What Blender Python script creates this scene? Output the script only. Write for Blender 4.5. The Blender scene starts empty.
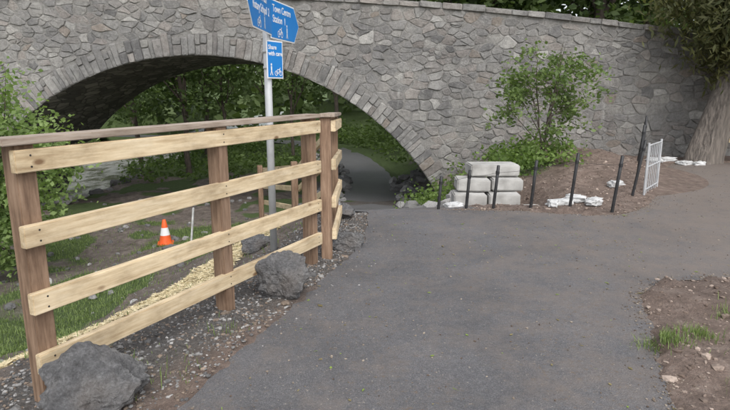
import bpy, bmesh, math, random
import numpy as np
from mathutils import Vector, Matrix, noise as mnoise, kdtree

S = bpy.context.scene
rad = math.radians
random.seed(3)

# ------------------------------------------------------------------ helpers
def link(o, parent=None):
    S.collection.objects.link(o)
    if parent is not None:
        o.parent = parent
    return o

def empty(name, loc=(0, 0, 0)):
    e = bpy.data.objects.new(name, None)
    e.location = loc
    e.empty_display_size = 0.2
    S.collection.objects.link(e)
    return e

def mesh_obj(name, verts, faces, mat=None, parent=None, cols=None, smooth=False, matidx=None):
    me = bpy.data.meshes.new(name)
    if isinstance(verts, np.ndarray): verts = verts.tolist()
    if isinstance(faces, np.ndarray): faces = faces.tolist()
    me.from_pydata(verts, [], faces)
    if mat is not None:
        for m in (mat if isinstance(mat, (list, tuple)) else [mat]):
            me.materials.append(m)
    if matidx is not None:
        me.polygons.foreach_set('material_index', np.asarray(matidx, dtype=np.int32))
    if cols is not None:
        a = me.color_attributes.new('Col', 'FLOAT_COLOR', 'POINT')
        c = np.ones((len(verts), 4), dtype=np.float32)
        c[:, :3] = np.asarray(cols)[:, :3]
        a.data.foreach_set('color', c.ravel())
    if smooth:
        me.polygons.foreach_set('use_smooth', [True] * len(me.polygons))
    me.update()
    o = bpy.data.objects.new(name, me)
    return link(o, parent)

def hash2(ix, iy, s=0):
    n = (ix.astype(np.int64) * 374761393 + iy.astype(np.int64) * 668265263 + s * 1442695) & 0x7fffffff
    n = ((n ^ (n >> 13)) * 1274126177) & 0x7fffffff
    return ((n ^ (n >> 16)) & 0xffff) / 65535.0

def vnoise(x, y, sc=1.0, s=0):
    x = np.asarray(x, float) * sc; y = np.asarray(y, float) * sc
    ix = np.floor(x); iy = np.floor(y)
    fx = x - ix; fy = y - iy
    fx = fx * fx * (3 - 2 * fx); fy = fy * fy * (3 - 2 * fy)
    a = hash2(ix, iy, s); b = hash2(ix + 1, iy, s); c = hash2(ix, iy + 1, s); d = hash2(ix + 1, iy + 1, s)
    return (a * (1 - fx) + b * fx) * (1 - fy) + (c * (1 - fx) + d * fx) * fy

def sstep(a, b, x):
    t = np.clip((x - a) / (b - a), 0, 1)
    return t * t * (3 - 2 * t)

# ------------------------------------------------------------------ materials
def new_mat(name):
    m = bpy.data.materials.new(name)
    m.use_nodes = True
    nt = m.node_tree
    b = nt.nodes['Principled BSDF']
    return m, nt, b

def N(nt, typ, **kw):
    n = nt.nodes.new(typ)
    for k, v in kw.items():
        if k in ('operation', 'blend_type', 'data_type', 'feature', 'distance', 'attribute_name', 'noise_dimensions'):
            setattr(n, k, v)
        else:
            n.inputs[k].default_value = v
    return n

def coords(nt, scale=(1, 1, 1), kind='Object'):
    tc = nt.nodes.new('ShaderNodeTexCoord')
    mp = nt.nodes.new('ShaderNodeMapping')
    mp.inputs['Scale'].default_value = scale
    nt.links.new(tc.outputs[kind], mp.inputs['Vector'])
    return mp.outputs['Vector']

def noise_n(nt, vec, scale, detail=4, rough=.55):
    n = N(nt, 'ShaderNodeTexNoise', Scale=scale, Detail=detail, Roughness=rough)
    nt.links.new(vec, n.inputs['Vector'])
    return n.outputs['Fac']

def ramp(nt, fac, stops):
    r = nt.nodes.new('ShaderNodeValToRGB')
    els = r.color_ramp.elements
    while len(els) < len(stops): els.new(0.5)
    for e, (p, c) in zip(els, stops):
        e.position = p
        e.color = (c[0], c[1], c[2], 1) if isinstance(c, (tuple, list)) else (c, c, c, 1)
    nt.links.new(fac, r.inputs['Fac'])
    return r.outputs['Color']

def mixc(nt, fac, a, b, mode='MIX'):
    m = nt.nodes.new('ShaderNodeMix'); m.data_type = 'RGBA'; m.blend_type = mode
    def setin(idx, v):
        s = m.inputs[idx]
        if isinstance(v, bpy.types.NodeSocket): nt.links.new(v, s)
        elif isinstance(v, (tuple, list)): s.default_value = (*v[:3], 1)
        else: s.default_value = v
    setin(0, fac); setin(6, a); setin(7, b)
    return m.outputs[2]

def bump(nt, bsdf, h, strength=.5, dist=.02):
    b = N(nt, 'ShaderNodeBump', Strength=strength, Distance=dist)
    nt.links.new(h, b.inputs['Height'])
    nt.links.new(b.outputs['Normal'], bsdf.inputs['Normal'])

def simple_mat(name, c1, c2, scale=8, rough=.8, stretch=(1, 1, 1), bstr=.3, bdist=.01, metallic=0):
    m, nt, b = new_mat(name)
    v = coords(nt, stretch)
    f = noise_n(nt, v, scale, 6)
    nt.links.new(ramp(nt, f, [(.3, c1), (.7, c2)]), b.inputs['Base Color'])
    b.inputs['Roughness'].default_value = rough
    b.inputs['Metallic'].default_value = metallic
    bump(nt, b, f, bstr, bdist)
    return m

def attr(nt, name='Col'):
    a = nt.nodes.new('ShaderNodeAttribute'); a.attribute_name = name
    return a

def make_asphalt(name='asphalt', k=1.0, debris=True, rgh=(.62, .88)):
    m, nt, b = new_mat(name)
    v = coords(nt)
    fine = noise_n(nt, v, 170, 3, .75)
    mid = noise_n(nt, v, 22, 6, .75)
    vor = N(nt, 'ShaderNodeTexVoronoi', Scale=110.0); nt.links.new(v, vor.inputs['Vector'])
    big = noise_n(nt, v, .9, 6, .65)
    c = ramp(nt, fine, [(.3, (.050 * k, .050 * k, .053 * k)), (.52, (.112 * k, .110 * k, .115 * k)), (.75, (.245 * k, .24 * k, .235 * k))])
    c = mixc(nt, 1.0, c, ramp(nt, big, [(.3, .74), (.7, 1.2)]), 'MULTIPLY')
    c = mixc(nt, 1.0, c, ramp(nt, mid, [(.3, .82), (.7, 1.18)]), 'MULTIPLY')
    sp = ramp(nt, noise_n(nt, v, 60, 1, .5), [(.70, 0.0), (.76, .9)])
    c = mixc(nt, sp, c, (.30, .27, .23))
    if debris:
        sx = nt.nodes.new('ShaderNodeSeparateXYZ'); nt.links.new(v, sx.inputs[0])
        mr = N(nt, 'ShaderNodeMapRange'); mr.inputs['From Min'].default_value = .2; mr.inputs['From Max'].default_value = 4.8
        nt.links.new(sx.outputs['X'], mr.inputs['Value'])
        d = noise_n(nt, v, 2.6, 9, .78)
        add = N(nt, 'ShaderNodeMath', operation='MULTIPLY_ADD'); nt.links.new(mr.outputs[0], add.inputs[0]); add.inputs[1].default_value = .30
        nt.links.new(d, add.inputs[2])
        dm = ramp(nt, add.outputs[0], [(.48, 0.0), (.80, .85)])
        c = mixc(nt, dm, c, (.185, .153, .13))
        d2 = ramp(nt, noise_n(nt, v, 24, 5, .75), [(.56, 0.0), (.65, .75)])
        d3 = ramp(nt, noise_n(nt, v, 1.1, 4, .6), [(.40, 0.0), (.56, 1.0)])
        c = mixc(nt, mixc(nt, 1.0, d2, d3, 'MULTIPLY'), c, (.14, .105, .075))
    nt.links.new(c, b.inputs['Base Color'])
    nt.links.new(ramp(nt, big, [(.3, rgh[0]), (.7, rgh[1])]), b.inputs['Roughness'])
    mx = N(nt, 'ShaderNodeMath', operation='ADD'); nt.links.new(fine, mx.inputs[0]); nt.links.new(vor.outputs['Distance'], mx.inputs[1])
    bump(nt, b, mx.outputs[0], .55, .006)
    return m

def make_terrain_mat():
    m, nt, b = new_mat('ground')
    v = coords(nt)
    a = attr(nt)
    sep = nt.nodes.new('ShaderNodeSeparateColor'); nt.links.new(a.outputs['Color'], sep.inputs[0])
    f1 = noise_n(nt, v, 7, 8, .75); f2 = noise_n(nt, v, 40, 4, .75); f3 = noise_n(nt, v, 1.6, 5, .6)
    soil = ramp(nt, f1, [(.3, (.10, .08, .066)), (.5, (.20, .165, .14)), (.75, (.34, .29, .25))])
    dark = ramp(nt, f2, [(.3, (.06, .056, .053)), (.55, (.15, .138, .126)), (.75, (.30, .285, .265))])
    grass = ramp(nt, f2, [(.3, (.05, .078, .025)), (.6, (.11, .16, .05)), (.8, (.19, .23, .09))])
    red = mixc(nt, sep.outputs[1], soil, ramp(nt, f1, [(.3, (.125, .088, .068)), (.52, (.25, .185, .15)), (.75, (.42, .34, .285))]))
    red = mixc(nt, 1.0, red, ramp(nt, f3, [(.3, .78), (.7, 1.2)]), 'MULTIPLY')
    c = mixc(nt, sep.outputs[2], red, dark)
    g = N(nt, 'ShaderNodeMath', operation='MULTIPLY_ADD'); nt.links.new(sep.outputs[0], g.inputs[0]); g.inputs[1].default_value = 1.0
    nt.links.new(f3, g.inputs[2])
    gm = ramp(nt, g.outputs[0], [(.72, 0.0), (.98, 1.0)])
    c = mixc(nt, gm, c, grass)
    nt.links.new(c, b.inputs['Base Color'])
    b.inputs['Roughness'].default_value = .95
    mx = N(nt, 'ShaderNodeMath', operation='ADD'); nt.links.new(f1, mx.inputs[0]); nt.links.new(f2, mx.inputs[1])
    bump(nt, b, mx.outputs[0], 1.0, .05)
    return m

def wall_weather(nt, v, c):
    big = noise_n(nt, v, .7, 6, .65)
    c = mixc(nt, 1.0, c, ramp(nt, big, [(.32, (.74, .735, .74)), (.5, (1.0, .99, .98)), (.66, (1.2, 1.18, 1.15))]), 'MULTIPLY')
    lw = ramp(nt, noise_n(nt, v, 1.7, 10, .82), [(.54, 0.0), (.66, .6)])
    c = mixc(nt, lw, c, (.42, .415, .395))
    tc = nt.nodes.new('ShaderNodeTexCoord'); mp = nt.nodes.new('ShaderNodeMapping'); mp.inputs['Scale'].default_value = (3.2, 1, .28)
    nt.links.new(tc.outputs['Object'], mp.inputs['Vector'])
    st = ramp(nt, noise_n(nt, mp.outputs[0], 1.3, 6, .7), [(.62, 0.0), (.72, .55)])
    c = mixc(nt, st, c, (.48, .475, .45))
    return c

def make_stone_mat(name='rubble_stone'):
    m, nt, b = new_mat(name)
    v = coords(nt); a = attr(nt)
    f = noise_n(nt, v, 11, 9, .8)
    c = mixc(nt, 1.0, a.outputs['Color'], ramp(nt, f, [(.28, .58), (.5, 1.0), (.72, 1.4)]), 'MULTIPLY')
    c = mixc(nt, 1.0, c, ramp(nt, noise_n(nt, v, 70, 3, .8), [(.3, .78), (.7, 1.22)]), 'MULTIPLY')
    li = ramp(nt, noise_n(nt, v, 4.2, 9, .8), [(.54, 0.0), (.66, .7)])
    c = mixc(nt, li, c, (.40, .395, .37))
    mo = ramp(nt, noise_n(nt, v, 2.7, 9, .8), [(.58, 0.0), (.70, .4)])
    c = mixc(nt, mo, c, (.17, .165, .14))
    c = wall_weather(nt, v, c)
    nt.links.new(c, b.inputs['Base Color'])
    b.inputs['Roughness'].default_value = .95
    bump(nt, b, f, 1.0, .045)
    return m

def make_cell_stone():
    m, nt, b = new_mat('soffit_stone')
    v = coords(nt, (2.2, 5.5, 1), 'UV')
    nz = N(nt, 'ShaderNodeTexNoise', Scale=1.5, Detail=3.0); nt.links.new(v, nz.inputs['Vector'])
    vm = nt.nodes.new('ShaderNodeVectorMath'); vm.operation = 'MULTIPLY_ADD'
    nt.links.new(nz.outputs['Color'], vm.inputs[0]); vm.inputs[1].default_value = (.5, .5, 0); nt.links.new(v, vm.inputs[2])
    vo = N(nt, 'ShaderNodeTexVoronoi', feature='F1', Scale=1.0); nt.links.new(vm.outputs[0], vo.inputs['Vector'])
    ve = N(nt, 'ShaderNodeTexVoronoi', feature='DISTANCE_TO_EDGE', Scale=1.0); nt.links.new(vm.outputs[0], ve.inputs['Vector'])
    bw = nt.nodes.new('ShaderNodeRGBToBW'); nt.links.new(vo.outputs['Color'], bw.inputs[0])
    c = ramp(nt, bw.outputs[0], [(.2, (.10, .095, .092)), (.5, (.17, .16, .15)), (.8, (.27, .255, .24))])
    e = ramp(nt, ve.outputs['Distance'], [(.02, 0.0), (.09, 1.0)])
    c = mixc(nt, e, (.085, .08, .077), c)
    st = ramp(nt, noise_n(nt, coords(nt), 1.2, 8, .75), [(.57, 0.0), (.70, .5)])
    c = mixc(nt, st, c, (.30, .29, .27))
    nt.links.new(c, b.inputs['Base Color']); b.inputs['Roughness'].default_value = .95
    bump(nt, b, e, .8, .04)
    return m

def make_leaf_mat(name, rough=.55, trans=.35):
    m, nt, b = new_mat(name)
    a = attr(nt)
    nt.links.new(a.outputs['Color'], b.inputs['Base Color'])
    b.inputs['Roughness'].default_value = rough
    b.inputs['Specular IOR Level'].default_value = .25
    t = nt.nodes.new('ShaderNodeBsdfTranslucent')
    g = mixc(nt, 1.0, a.outputs['Color'], (1.5, 1.65, .8), 'MULTIPLY')
    nt.links.new(g, t.inputs['Color'])
    mx = nt.nodes.new('ShaderNodeMixShader'); mx.inputs[0].default_value = trans
    nt.links.new(b.outputs[0], mx.inputs[1]); nt.links.new(t.outputs[0], mx.inputs[2])
    nt.links.new(mx.outputs[0], nt.nodes['Material Output'].inputs['Surface'])
    return m

def make_wood(name, cols, knots=True, rough=.7):
    m, nt, b = new_mat(name)
    oi = nt.nodes.new('ShaderNodeObjectInfo')
    tc = nt.nodes.new('ShaderNodeTexCoord')
    vm = nt.nodes.new('ShaderNodeVectorMath'); vm.operation = 'ADD'
    nt.links.new(tc.outputs['Object'], vm.inputs[0])
    mul = N(nt, 'ShaderNodeMath', operation='MULTIPLY'); nt.links.new(oi.outputs['Random'], mul.inputs[0]); mul.inputs[1].default_value = 37.0
    nt.links.new(mul.outputs[0], vm.inputs[1])
    mp = nt.nodes.new('ShaderNodeMapping'); mp.inputs['Scale'].default_value = (1.2, 16, 16)
    nt.links.new(vm.outputs[0], mp.inputs['Vector'])
    g = noise_n(nt, mp.outputs[0], 3.0, 8, .65)
    c = ramp(nt, g, [(.3, cols[0]), (.5, cols[1]), (.72, cols[2])])
    mp2 = nt.nodes.new('ShaderNodeMapping'); mp2.inputs['Scale'].default_value = (1.4, 3.0, 3.0)
    nt.links.new(vm.outputs[0], mp2.inputs['Vector'])
    st = noise_n(nt, mp2.outputs[0], 2.3, 6, .65)
    c = mixc(nt, 1.0, c, ramp(nt, st, [(.3, (.62, .58, .54)), (.5, (.97, .96, .95)), (.65, (1.12, 1.12, 1.12))]), 'MULTIPLY')
    mr = N(nt, 'ShaderNodeMapRange'); nt.links.new(oi.outputs['Random'], mr.inputs['Value']); mr.inputs['To Min'].default_value = .82; mr.inputs['To Max'].default_value = 1.08
    c = mixc(nt, 1.0, c, mr.outputs[0], 'MULTIPLY')
    if knots:
        vo = N(nt, 'ShaderNodeTexVoronoi', Scale=4.5)
        mp3 = nt.nodes.new('ShaderNodeMapping'); mp3.inputs['Scale'].default_value = (.8, 1.6, 1.6)
        nt.links.new(vm.outputs[0], mp3.inputs['Vector']); nt.links.new(mp3.outputs[0], vo.inputs['Vector'])
        k = ramp(nt, vo.outputs['Distance'], [(.06, .9), (.14, 0.0)])
        c = mixc(nt, k, c, (.17, .09, .04))
    nt.links.new(c, b.inputs['Base Color']); b.inputs['Roughness'].default_value = rough
    bump(nt, b, g, .35, .004)
    return m

M_asph = make_asphalt()
M_asph2 = make_asphalt('lower_path_surface', 1.45, False, (.3, .55))
M_ground = make_terrain_mat()
M_stone = make_stone_mat()
M_soffit = make_cell_stone()
def make_mortar():
    m, nt, b = new_mat('mortar')
    v = coords(nt)
    f = noise_n(nt, v, 16, 8, .8)
    c = ramp(nt, f, [(.3, (.17, .166, .158)), (.5, (.28, .272, .257)), (.7, (.39, .38, .36))])
    c = wall_weather(nt, v, c)
    nt.links.new(c, b.inputs['Base Color']); b.inputs['Roughness'].default_value = .97
    bump(nt, b, f, 1.0, .05)
    return m
M_mortar = make_mortar()
M_leaf = make_leaf_mat('leaf')
M_grass = make_leaf_mat('grass_blade', .6, .3)
M_bark = simple_mat('bark', (.05, .04, .032), (.13, .105, .085), 6, .95, (5, 5, 1), .9, .04)
M_bark_c = simple_mat('conifer_bark', (.10, .087, .075), (.29, .25, .215), 3.5, .95, (6, 6, .8), 1.0, .08)
M_rail = make_wood('rail_wood', [(.46, .34, .20), (.64, .515, .335), (.75, .635, .455)])
M_post = make_wood('post_wood', [(.135, .083, .052), (.26, .168, .11), (.37, .26, .18)], False, .75)
M_cap = make_wood('cap_wood', [(.24, .18, .14), (.40, .325, .26), (.53, .46, .39)])
def make_rock():
    m, nt, b = new_mat('boulder_rock')
    v = coords(nt)
    f = noise_n(nt, v, 5, 10, .8); f2 = noise_n(nt, v, 45, 5, .8)
    c = ramp(nt, f, [(.3, (.09, .09, .092)), (.5, (.23, .228, .23)), (.70, (.47, .465, .455))])
    c = mixc(nt, 1.0, c, ramp(nt, f2, [(.3, .5), (.7, 1.5)]), 'MULTIPLY')
    br = ramp(nt, noise_n(nt, v, 3, 5, .6), [(.5, 0.0), (.65, .45)])
    c = mixc(nt, br, c, (.19, .15, .12))
    nt.links.new(c, b.inputs['Base Color']); b.inputs['Roughness'].default_value = .85
    mx = N(nt, 'ShaderNodeMath', operation='ADD'); nt.links.new(f, mx.inputs[0]); nt.links.new(f2, mx.inputs[1])
    bump(nt, b, mx.outputs[0], 1.0, .05)
    return m
M_rock = make_rock()
def make_attr_mat(name, rough=.9):
    m, nt, b = new_mat(name); a = attr(nt)
    v = coords(nt); f = noise_n(nt, v, 60, 3)
    nt.links.new(mixc(nt, 1.0, a.outputs['Color'], ramp(nt, f, [(.3, .7), (.7, 1.3)]), 'MULTIPLY'), b.inputs['Base Color'])
    b.inputs['Roughness'].default_value = rough
    return m
M_gravel = make_attr_mat('gravel_stone')
M_straw = make_attr_mat('straw')
M_black = simple_mat('black_plastic', (.012, .012, .013), (.03, .03, .032), 12, .5)
M_bag = simple_mat('sandbag_fabric', (.40, .40, .39), (.70, .70, .69), 9, .85, bstr=.7, bdist=.03)
M_conc = simple_mat('concrete', (.27, .262, .245), (.52, .51, .485), 4, .92, bstr=.6, bdist=.02)
M_galv = simple_mat('galvanised_steel', (.42, .43, .44), (.58, .59, .60), 7, .5, metallic=.2, bstr=.1)
M_blue = simple_mat('sign_blue', (.008, .19, .56), (.012, .225, .62), 3, .4, bstr=0)
M_white = simple_mat('sign_white', (.76, .76, .76), (.84, .84, .84), 5, .45, bstr=0)
M_orange = simple_mat('cone_orange', (.75, .10, .02), (.85, .15, .03), 9, .5, bstr=.05)

# ------------------------------------------------------------------ terrain function
PLAT = np.array([(-6.5, -12), (-4.2, -3), (-3.0, 0), (-1.95, 2.5), (-1.25, 3.9), (-.72, 4.95), (-.45, 6.2), (-.30, 7.2),
                 (.5, 7.9), (1.5, 8.6), (2.1, 9.6), (2.5, 11.2), (3.3, 13), (4.2, 18), (5, 26)], float)
def plat_sd(x, y):
    best = np.full(x.shape, 1e9); sign = np.ones(x.shape)
    for (ax, ay), (bx, by) in zip(PLAT[:-1], PLAT[1:]):
        dx, dy = bx - ax, by - ay
        t = np.clip(((x - ax) * dx + (y - ay) * dy) / (dx * dx + dy * dy), 0, 1)
        d = np.hypot(x - ax - t * dx, y - ay - t * dy)
        s = np.where(dx * (y - ay) - dy * (x - ax) > 0, 1, -1)
        upd = d < best - 1e-9
        sign = np.where(upd, s, sign); best = np.where(upd, d, best)
    return best * sign

PATH = np.array([(.95, 6.6, .0), (.85, 7.3, -.02), (.55, 8.6, -.27), (.3, 10.5, -.78), (.15, 13, -1.25), (.2, 16, -1.33), (.1, 19, -1.36),
                 (-.25, 22, -1.4), (-.95, 25.5, -1.4), (-2.4, 29, -1.4), (-5, 32, -1.4), (-10, 34.5, -1.4), (-20, 36, -1.4)], float)
def path_near(x, y):
    best = np.full(x.shape, 1e9); z = np.zeros(x.shape)
    for a, b in zip(PATH[:-1], PATH[1:]):
        dx, dy = b[0] - a[0], b[1] - a[1]
        t = np.clip(((x - a[0]) * dx + (y - a[1]) * dy) / (dx * dx + dy * dy), 0, 1)
        d = np.hypot(x - a[0] - t * dx, y - a[1] - t * dy)
        upd = d < best
        z = np.where(upd, a[2] + t * (b[2] - a[2]), z); best = np.where(upd, d, best)
    return best, z

TARMAC = [(-2.2, -6), (-1.75, -1), (-1.35, 1.3), (-.937, 2.56), (-.81, 3.09), (-.555, 3.9), (-.23, 4.92), (.0, 5.77), (.02, 6.6), (.05, 7.25),
          (1.0, 7.3), (2.0, 7.2), (2.8, 7.0), (3.2, 6.95), (3.7, 7.3), (4.2, 8.0), (4.9, 9.4), (5.7, 10.9), (6.6, 11.9), (9, 12.1), (14, 12.2), (26, 12.0),
          (26, 7), (12, 6.0), (9, 5.7), (6, 5.2), (3.1, 4.55), (2.45, 4.45), (2.15, 4.1), (1.95, 3.5), (1.6, 2.7), (1.45, 2.0), (1.35, 1), (1.2, -1), (1.2, -6)]
def densify(poly, step=.07, amp=.035, seed=1):
    r = random.Random(seed); out = []
    n = len(poly)
    for i in range(n):
        a = Vector(poly[i]); b = Vector(poly[(i + 1) % n])
        k = max(1, int((b - a).length / step)) if (b - a).length < 9 else 6
        nrm = Vector((-(b - a).y, (b - a).x)).normalized()
        for j in range(k):
            p = a.lerp(b, j / k)
            off = (mnoise.noise(Vector((p.x * 2.1, p.y * 2.1, 3))) * 1.3 + mnoise.noise(Vector((p.x * 7, p.y * 7, 5))) * .8 + (r.random() - .5) * .5) * amp
            out.append((p + nrm * off)[:])
    return out
TAR = densify(TARMAC)
def in_poly(x, y, poly):
    inside = np.zeros(x.shape, bool)
    n = len(poly)
    for i in range(n):
        x1, y1 = poly[i]; x2, y2 = poly[(i + 1) % n]
        if y1 == y2: continue
        c = ((y1 > y) != (y2 > y)) & (x < (x2 - x1) * (y - y1) / (y2 - y1) + x1)
        inside ^= c
    return inside

def height(x, y, micro=True):
    x = np.asarray(x, float); y = np.asarray(y, float)
    d = plat_sd(x, y)
    dp = np.maximum(d, 0)
    k = dp * dp / (dp + .9)
    h = -1.7 * (1 - np.exp(-k * .75 / 1.7))
    h = h - 1.4 * sstep(-8.6, -11.0, x) + 3.6 * sstep(-14.5, -19, x)
    h = h + 2.2 * sstep(29, 50, y) * sstep(-8, -3, x) + 5 * sstep(60, 200, y)
    # soil bank rising to the wall, hollow where the block steps go down
    h = h + .36 * np.exp(-((x - 4.45) ** 2 / .9 + (y - 10.8) ** 2 / 1.6)) + .16 * np.exp(-((x - 3.7) ** 2 / .5 + (y - 9.4) ** 2 / .6))
    h = h + .30 * np.exp(-((x - 3.9) ** 2 / 1.0 + (y - 12.5) ** 2 / .6)) - .55 * np.exp(-(((x - 2.0) / .75) ** 4 + ((y - 8.75) / .85) ** 4))
    pd, pz = path_near(x, y)
    w = (1 - sstep(1.0, 2.1, pd)) * sstep(7.0, 7.5, y)
    tar = in_poly(x, y, TARMAC)
    w = np.where(tar, 0, w)
    h = h * (1 - w) + np.minimum(pz - .03, h + .6) * w
    if micro:
        m = (vnoise(x, y, 2.2, 1) - .5) * .09 + (vnoise(x, y, 6.5, 2) - .5) * .06 + (vnoise(x, y, .6, 3) - .5) * .25 * sstep(.5, 3, d)
        m = m * np.where((pd < 1.0) & (y > 7), 0, 1)
        m = np.where((d < 0) & (x > 1), np.maximum(m + .035, .008), m)
        h = h + np.where(tar, -.008, m * np.where(d < 0, .8, 1))
    return h

def H(x, y): return float(height(np.array([x]), np.array([y]))[0])

def axis(lo, f0, f1, hi, step, grow=1.22):
    a = list(np.arange(f0, f1 + 1e-6, step))
    s = step; v = f1
    while v < hi: s *= grow; v += s; a.append(v)
    s = step; v = f0
    while v > lo: s *= grow; v -= s; a.insert(0, v)
    return np.array(a)
xs = axis(-220, -9, 8.5, 220, .08); ys = axis(-60, 1.0, 19, 320, .08)
X, Y = np.meshgrid(xs, ys)
Z = height(X, Y)
nx, ny = len(xs), len(ys)
V = np.stack([X.ravel(), Y.ravel(), Z.ravel()], 1)
idx = np.arange(nx * ny).reshape(ny, nx)
F = np.stack([idx[:-1, :-1].ravel(), idx[:-1, 1:].ravel(), idx[1:, 1:].ravel(), idx[1:, :-1].ravel()], 1)
D = plat_sd(X, Y)
def grass_mask(x, y, d=None):
    if d is None: d = plat_sd(x, y)
    n = vnoise(x, y, .8, 7) * .6 + vnoise(x, y, 2.1, 8) * .4
    g = sstep(.35, 1.1, d) * sstep(.42, .58, n) * .8
    g = np.maximum(g, sstep(19, 24, y) * .8)
    g = np.maximum(g, np.exp(-((x - 2.9) ** 2 / .5 + (y - 10.9) ** 2 / .8)))
    g = np.maximum(g, sstep(6.5, 9, -y) * .8)
    g = np.maximum(g, sstep(10, 16, x) * sstep(5.6, 4, y) * .8)
    return g
G = grass_mask(X, Y, D)
RED = sstep(.2, -.3, D)
GRV = sstep(-.75, -.4, D) * sstep(.55, .15, D) * sstep(7.5, 6.5, Y) * .95
GRV = np.maximum(GRV, sstep(3.0, 1.2, path_near(X, Y)[0]) * sstep(9, 10, Y) * .7 * (Y < 24))
C = np.stack([G.ravel(), RED.ravel(), GRV.ravel()], 1)
mesh_obj('ground', V, F, M_ground, cols=C, smooth=True)

# ------------------------------------------------------------------ tarmac path
bm = bmesh.new()
vs = [bm.verts.new((p[0], p[1], .004)) for p in TAR]
f = bm.faces.new(vs)
f.normal_update()
if f.normal.z < 0: f.normal_flip()
bmesh.ops.triangulate(bm, faces=[f])
for f in bm.faces:
    f.normal_update()
    if f.normal.z < 0: f.normal_flip()
me = bpy.data.meshes.new('path'); bm.to_mesh(me); bm.free(); me.materials.append(M_asph)
link(bpy.data.objects.new('path', me))
def catmull(P, n=10):
    P = [Vector(p) for p in P]; out = []
    for i in range(len(P) - 1):
        p0 = P[max(i - 1, 0)]; p1 = P[i]; p2 = P[i + 1]; p3 = P[min(i + 2, len(P) - 1)]
        for j in range(n):
            t = j / n
            out.append(.5 * ((2 * p1) + (p2 - p0) * t + (2 * p0 - 5 * p1 + 4 * p2 - p3) * t * t + (3 * p1 - p0 - 3 * p2 + p3) * t ** 3))
    out.append(P[-1]); return out
cl = catmull(PATH.tolist(), 8)
vv, ff, mi = [], [], []
for i, p in enumerate(cl):
    q = cl[min(i + 1, len(cl) - 1)]; o = cl[max(i - 1, 0)]
    t = (q - o); t.z = 0; t.normalize(); nr = Vector((t.y, -t.x, 0))
    for s in (-.78, 0, .78):
        e = p + nr * (s + (mnoise.noise(p * 1.7 + Vector((s, 0, 0))) * .07 if s else 0))
        vv.append((e.x, e.y, p.z - .002 - (.004 if p.y < 7.2 else 0) + (.003 if s == 0 else 0)))
    if i:
        b0 = 3 * i
        ff += [(b0 - 3, b0 - 2, b0 + 1, b0), (b0 - 2, b0 - 1, b0 + 2, b0 + 1)]
        k = 0 if p.y < 8.2 else 1
        mi += [k, k]
mesh_obj('riverside_path', vv, ff, [M_asph, M_asph2], smooth=True, matidx=mi)

# ------------------------------------------------------------------ river
wm, nt, b = new_mat('water')
v = coords(nt, (1, .5, 1)); wn = noise_n(nt, v, 3.5, 6, .65)
nt.links.new(ramp(nt, noise_n(nt, v, 1.2, 7, .75), [(.42, (.09, .085, .065)), (.56, (.42, .42, .40))]), b.inputs['Base Color'])  # pale patches in the base colour stand in for the river's white glint
b.inputs['Roughness'].default_value = .2
bump(nt, b, wn, .9, .15)
mesh_obj('river', [(-20, -40, -2.35), (-8.5, -40, -2.35), (-8.5, 150, -2.35), (-20, 150, -2.35)], [(0, 1, 2, 3)], wm)

# ------------------------------------------------------------------ bridge
YF, YB = 13.0, 18.0
CX, CZ, R = -3.82, -4.10, 6.40
RING = .48
def ztop(x): return 3.66 - .0056 * (x + 5) ** 2 if x < 20 else 3.66 - .0056 * 625 - (x - 20) * .1
XL, XR = -24.0, 24.0
ZB = -3.4
bridge = empty('stone_arch_bridge', (0, YF, 0))
def rel(vs): return [(a, b_ - YF, c) for a, b_, c in vs]
def arch_z(x):
    dx = x - CX
    if abs(dx) >= R: return ZB
    return max(ZB, CZ + math.sqrt(R * R - dx * dx))
hx = math.sqrt(R * R - (ZB - CZ) ** 2)
xsb = sorted(set([XL, XR] + list(np.linspace(XL, CX - hx, 12)) + [CX + hx * math.sin(t) for t in np.linspace(-math.pi / 2, math.pi / 2, 61)] + list(np.linspace(CX + hx, XR, 30))))
def face_wall(y, flip, name, mat):
    vv, ff = [], []
    for x in xsb:
        vv += [(x, y, ZB if abs(x - CX) >= hx - 1e-6 else arch_z(x)), (x, y, ztop(x))]
    for i in range(len(xsb) - 1):
        q = (2 * i, 2 * i + 2, 2 * i + 3, 2 * i + 1)
        ff.append(q[::-1] if flip else q)
    o = mesh_obj(name, rel(vv), ff, mat, bridge)
    uv = o.data.uv_layers.new(name='UVMap')
    for l in o.data.loops:
        c = o.data.vertices[l.vertex_index].co
        uv.data[l.index].uv = (c.x, c.z)
    return o
face_wall(YF, False, 'spandrel_front_mortar', M_mortar)
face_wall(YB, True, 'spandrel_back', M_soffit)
vv, ff, uvs = [], [], []
K = 60
a0 = math.asin(hx / R)
th = np.linspace(-a0, a0, K)
for t in th:
    vv += [(CX + R * math.sin(t), YF, CZ + R * math.cos(t)), (CX + R * math.sin(t), YB, CZ + R * math.cos(t))]
    uvs += [(0, R * t), (YB - YF, R * t)]
for i in range(K - 1): ff.append((2 * i, 2 * i + 1, 2 * i + 3, 2 * i + 2))
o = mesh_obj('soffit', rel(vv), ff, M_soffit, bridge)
uv = o.data.uv_layers.new(name='UVMap')
for l in o.data.loops: uv.data[l.index].uv = uvs[l.vertex_index]
def strip_x(name, prof, mat):
    X2 = np.linspace(XL, XR, 60); vv, ff = [], []
    n = len(prof)
    for x in X2:
        for (y, dz) in prof: vv.append((x, y, ztop(x) + dz))
    for i in range(59):
        for j in range(n - 1):
            ff.append((i * n + j, (i + 1) * n + j, (i + 1) * n + j + 1, i * n + j + 1))
    o = mesh_obj(name, rel(vv), ff, mat, bridge)
    uv = o.data.uv_layers.new(name='UVMap')
    for l in o.data.loops:
        c = o.data.vertices[l.vertex_index].co; uv.data[l.index].uv = (c.x, c.y + c.z)
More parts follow.
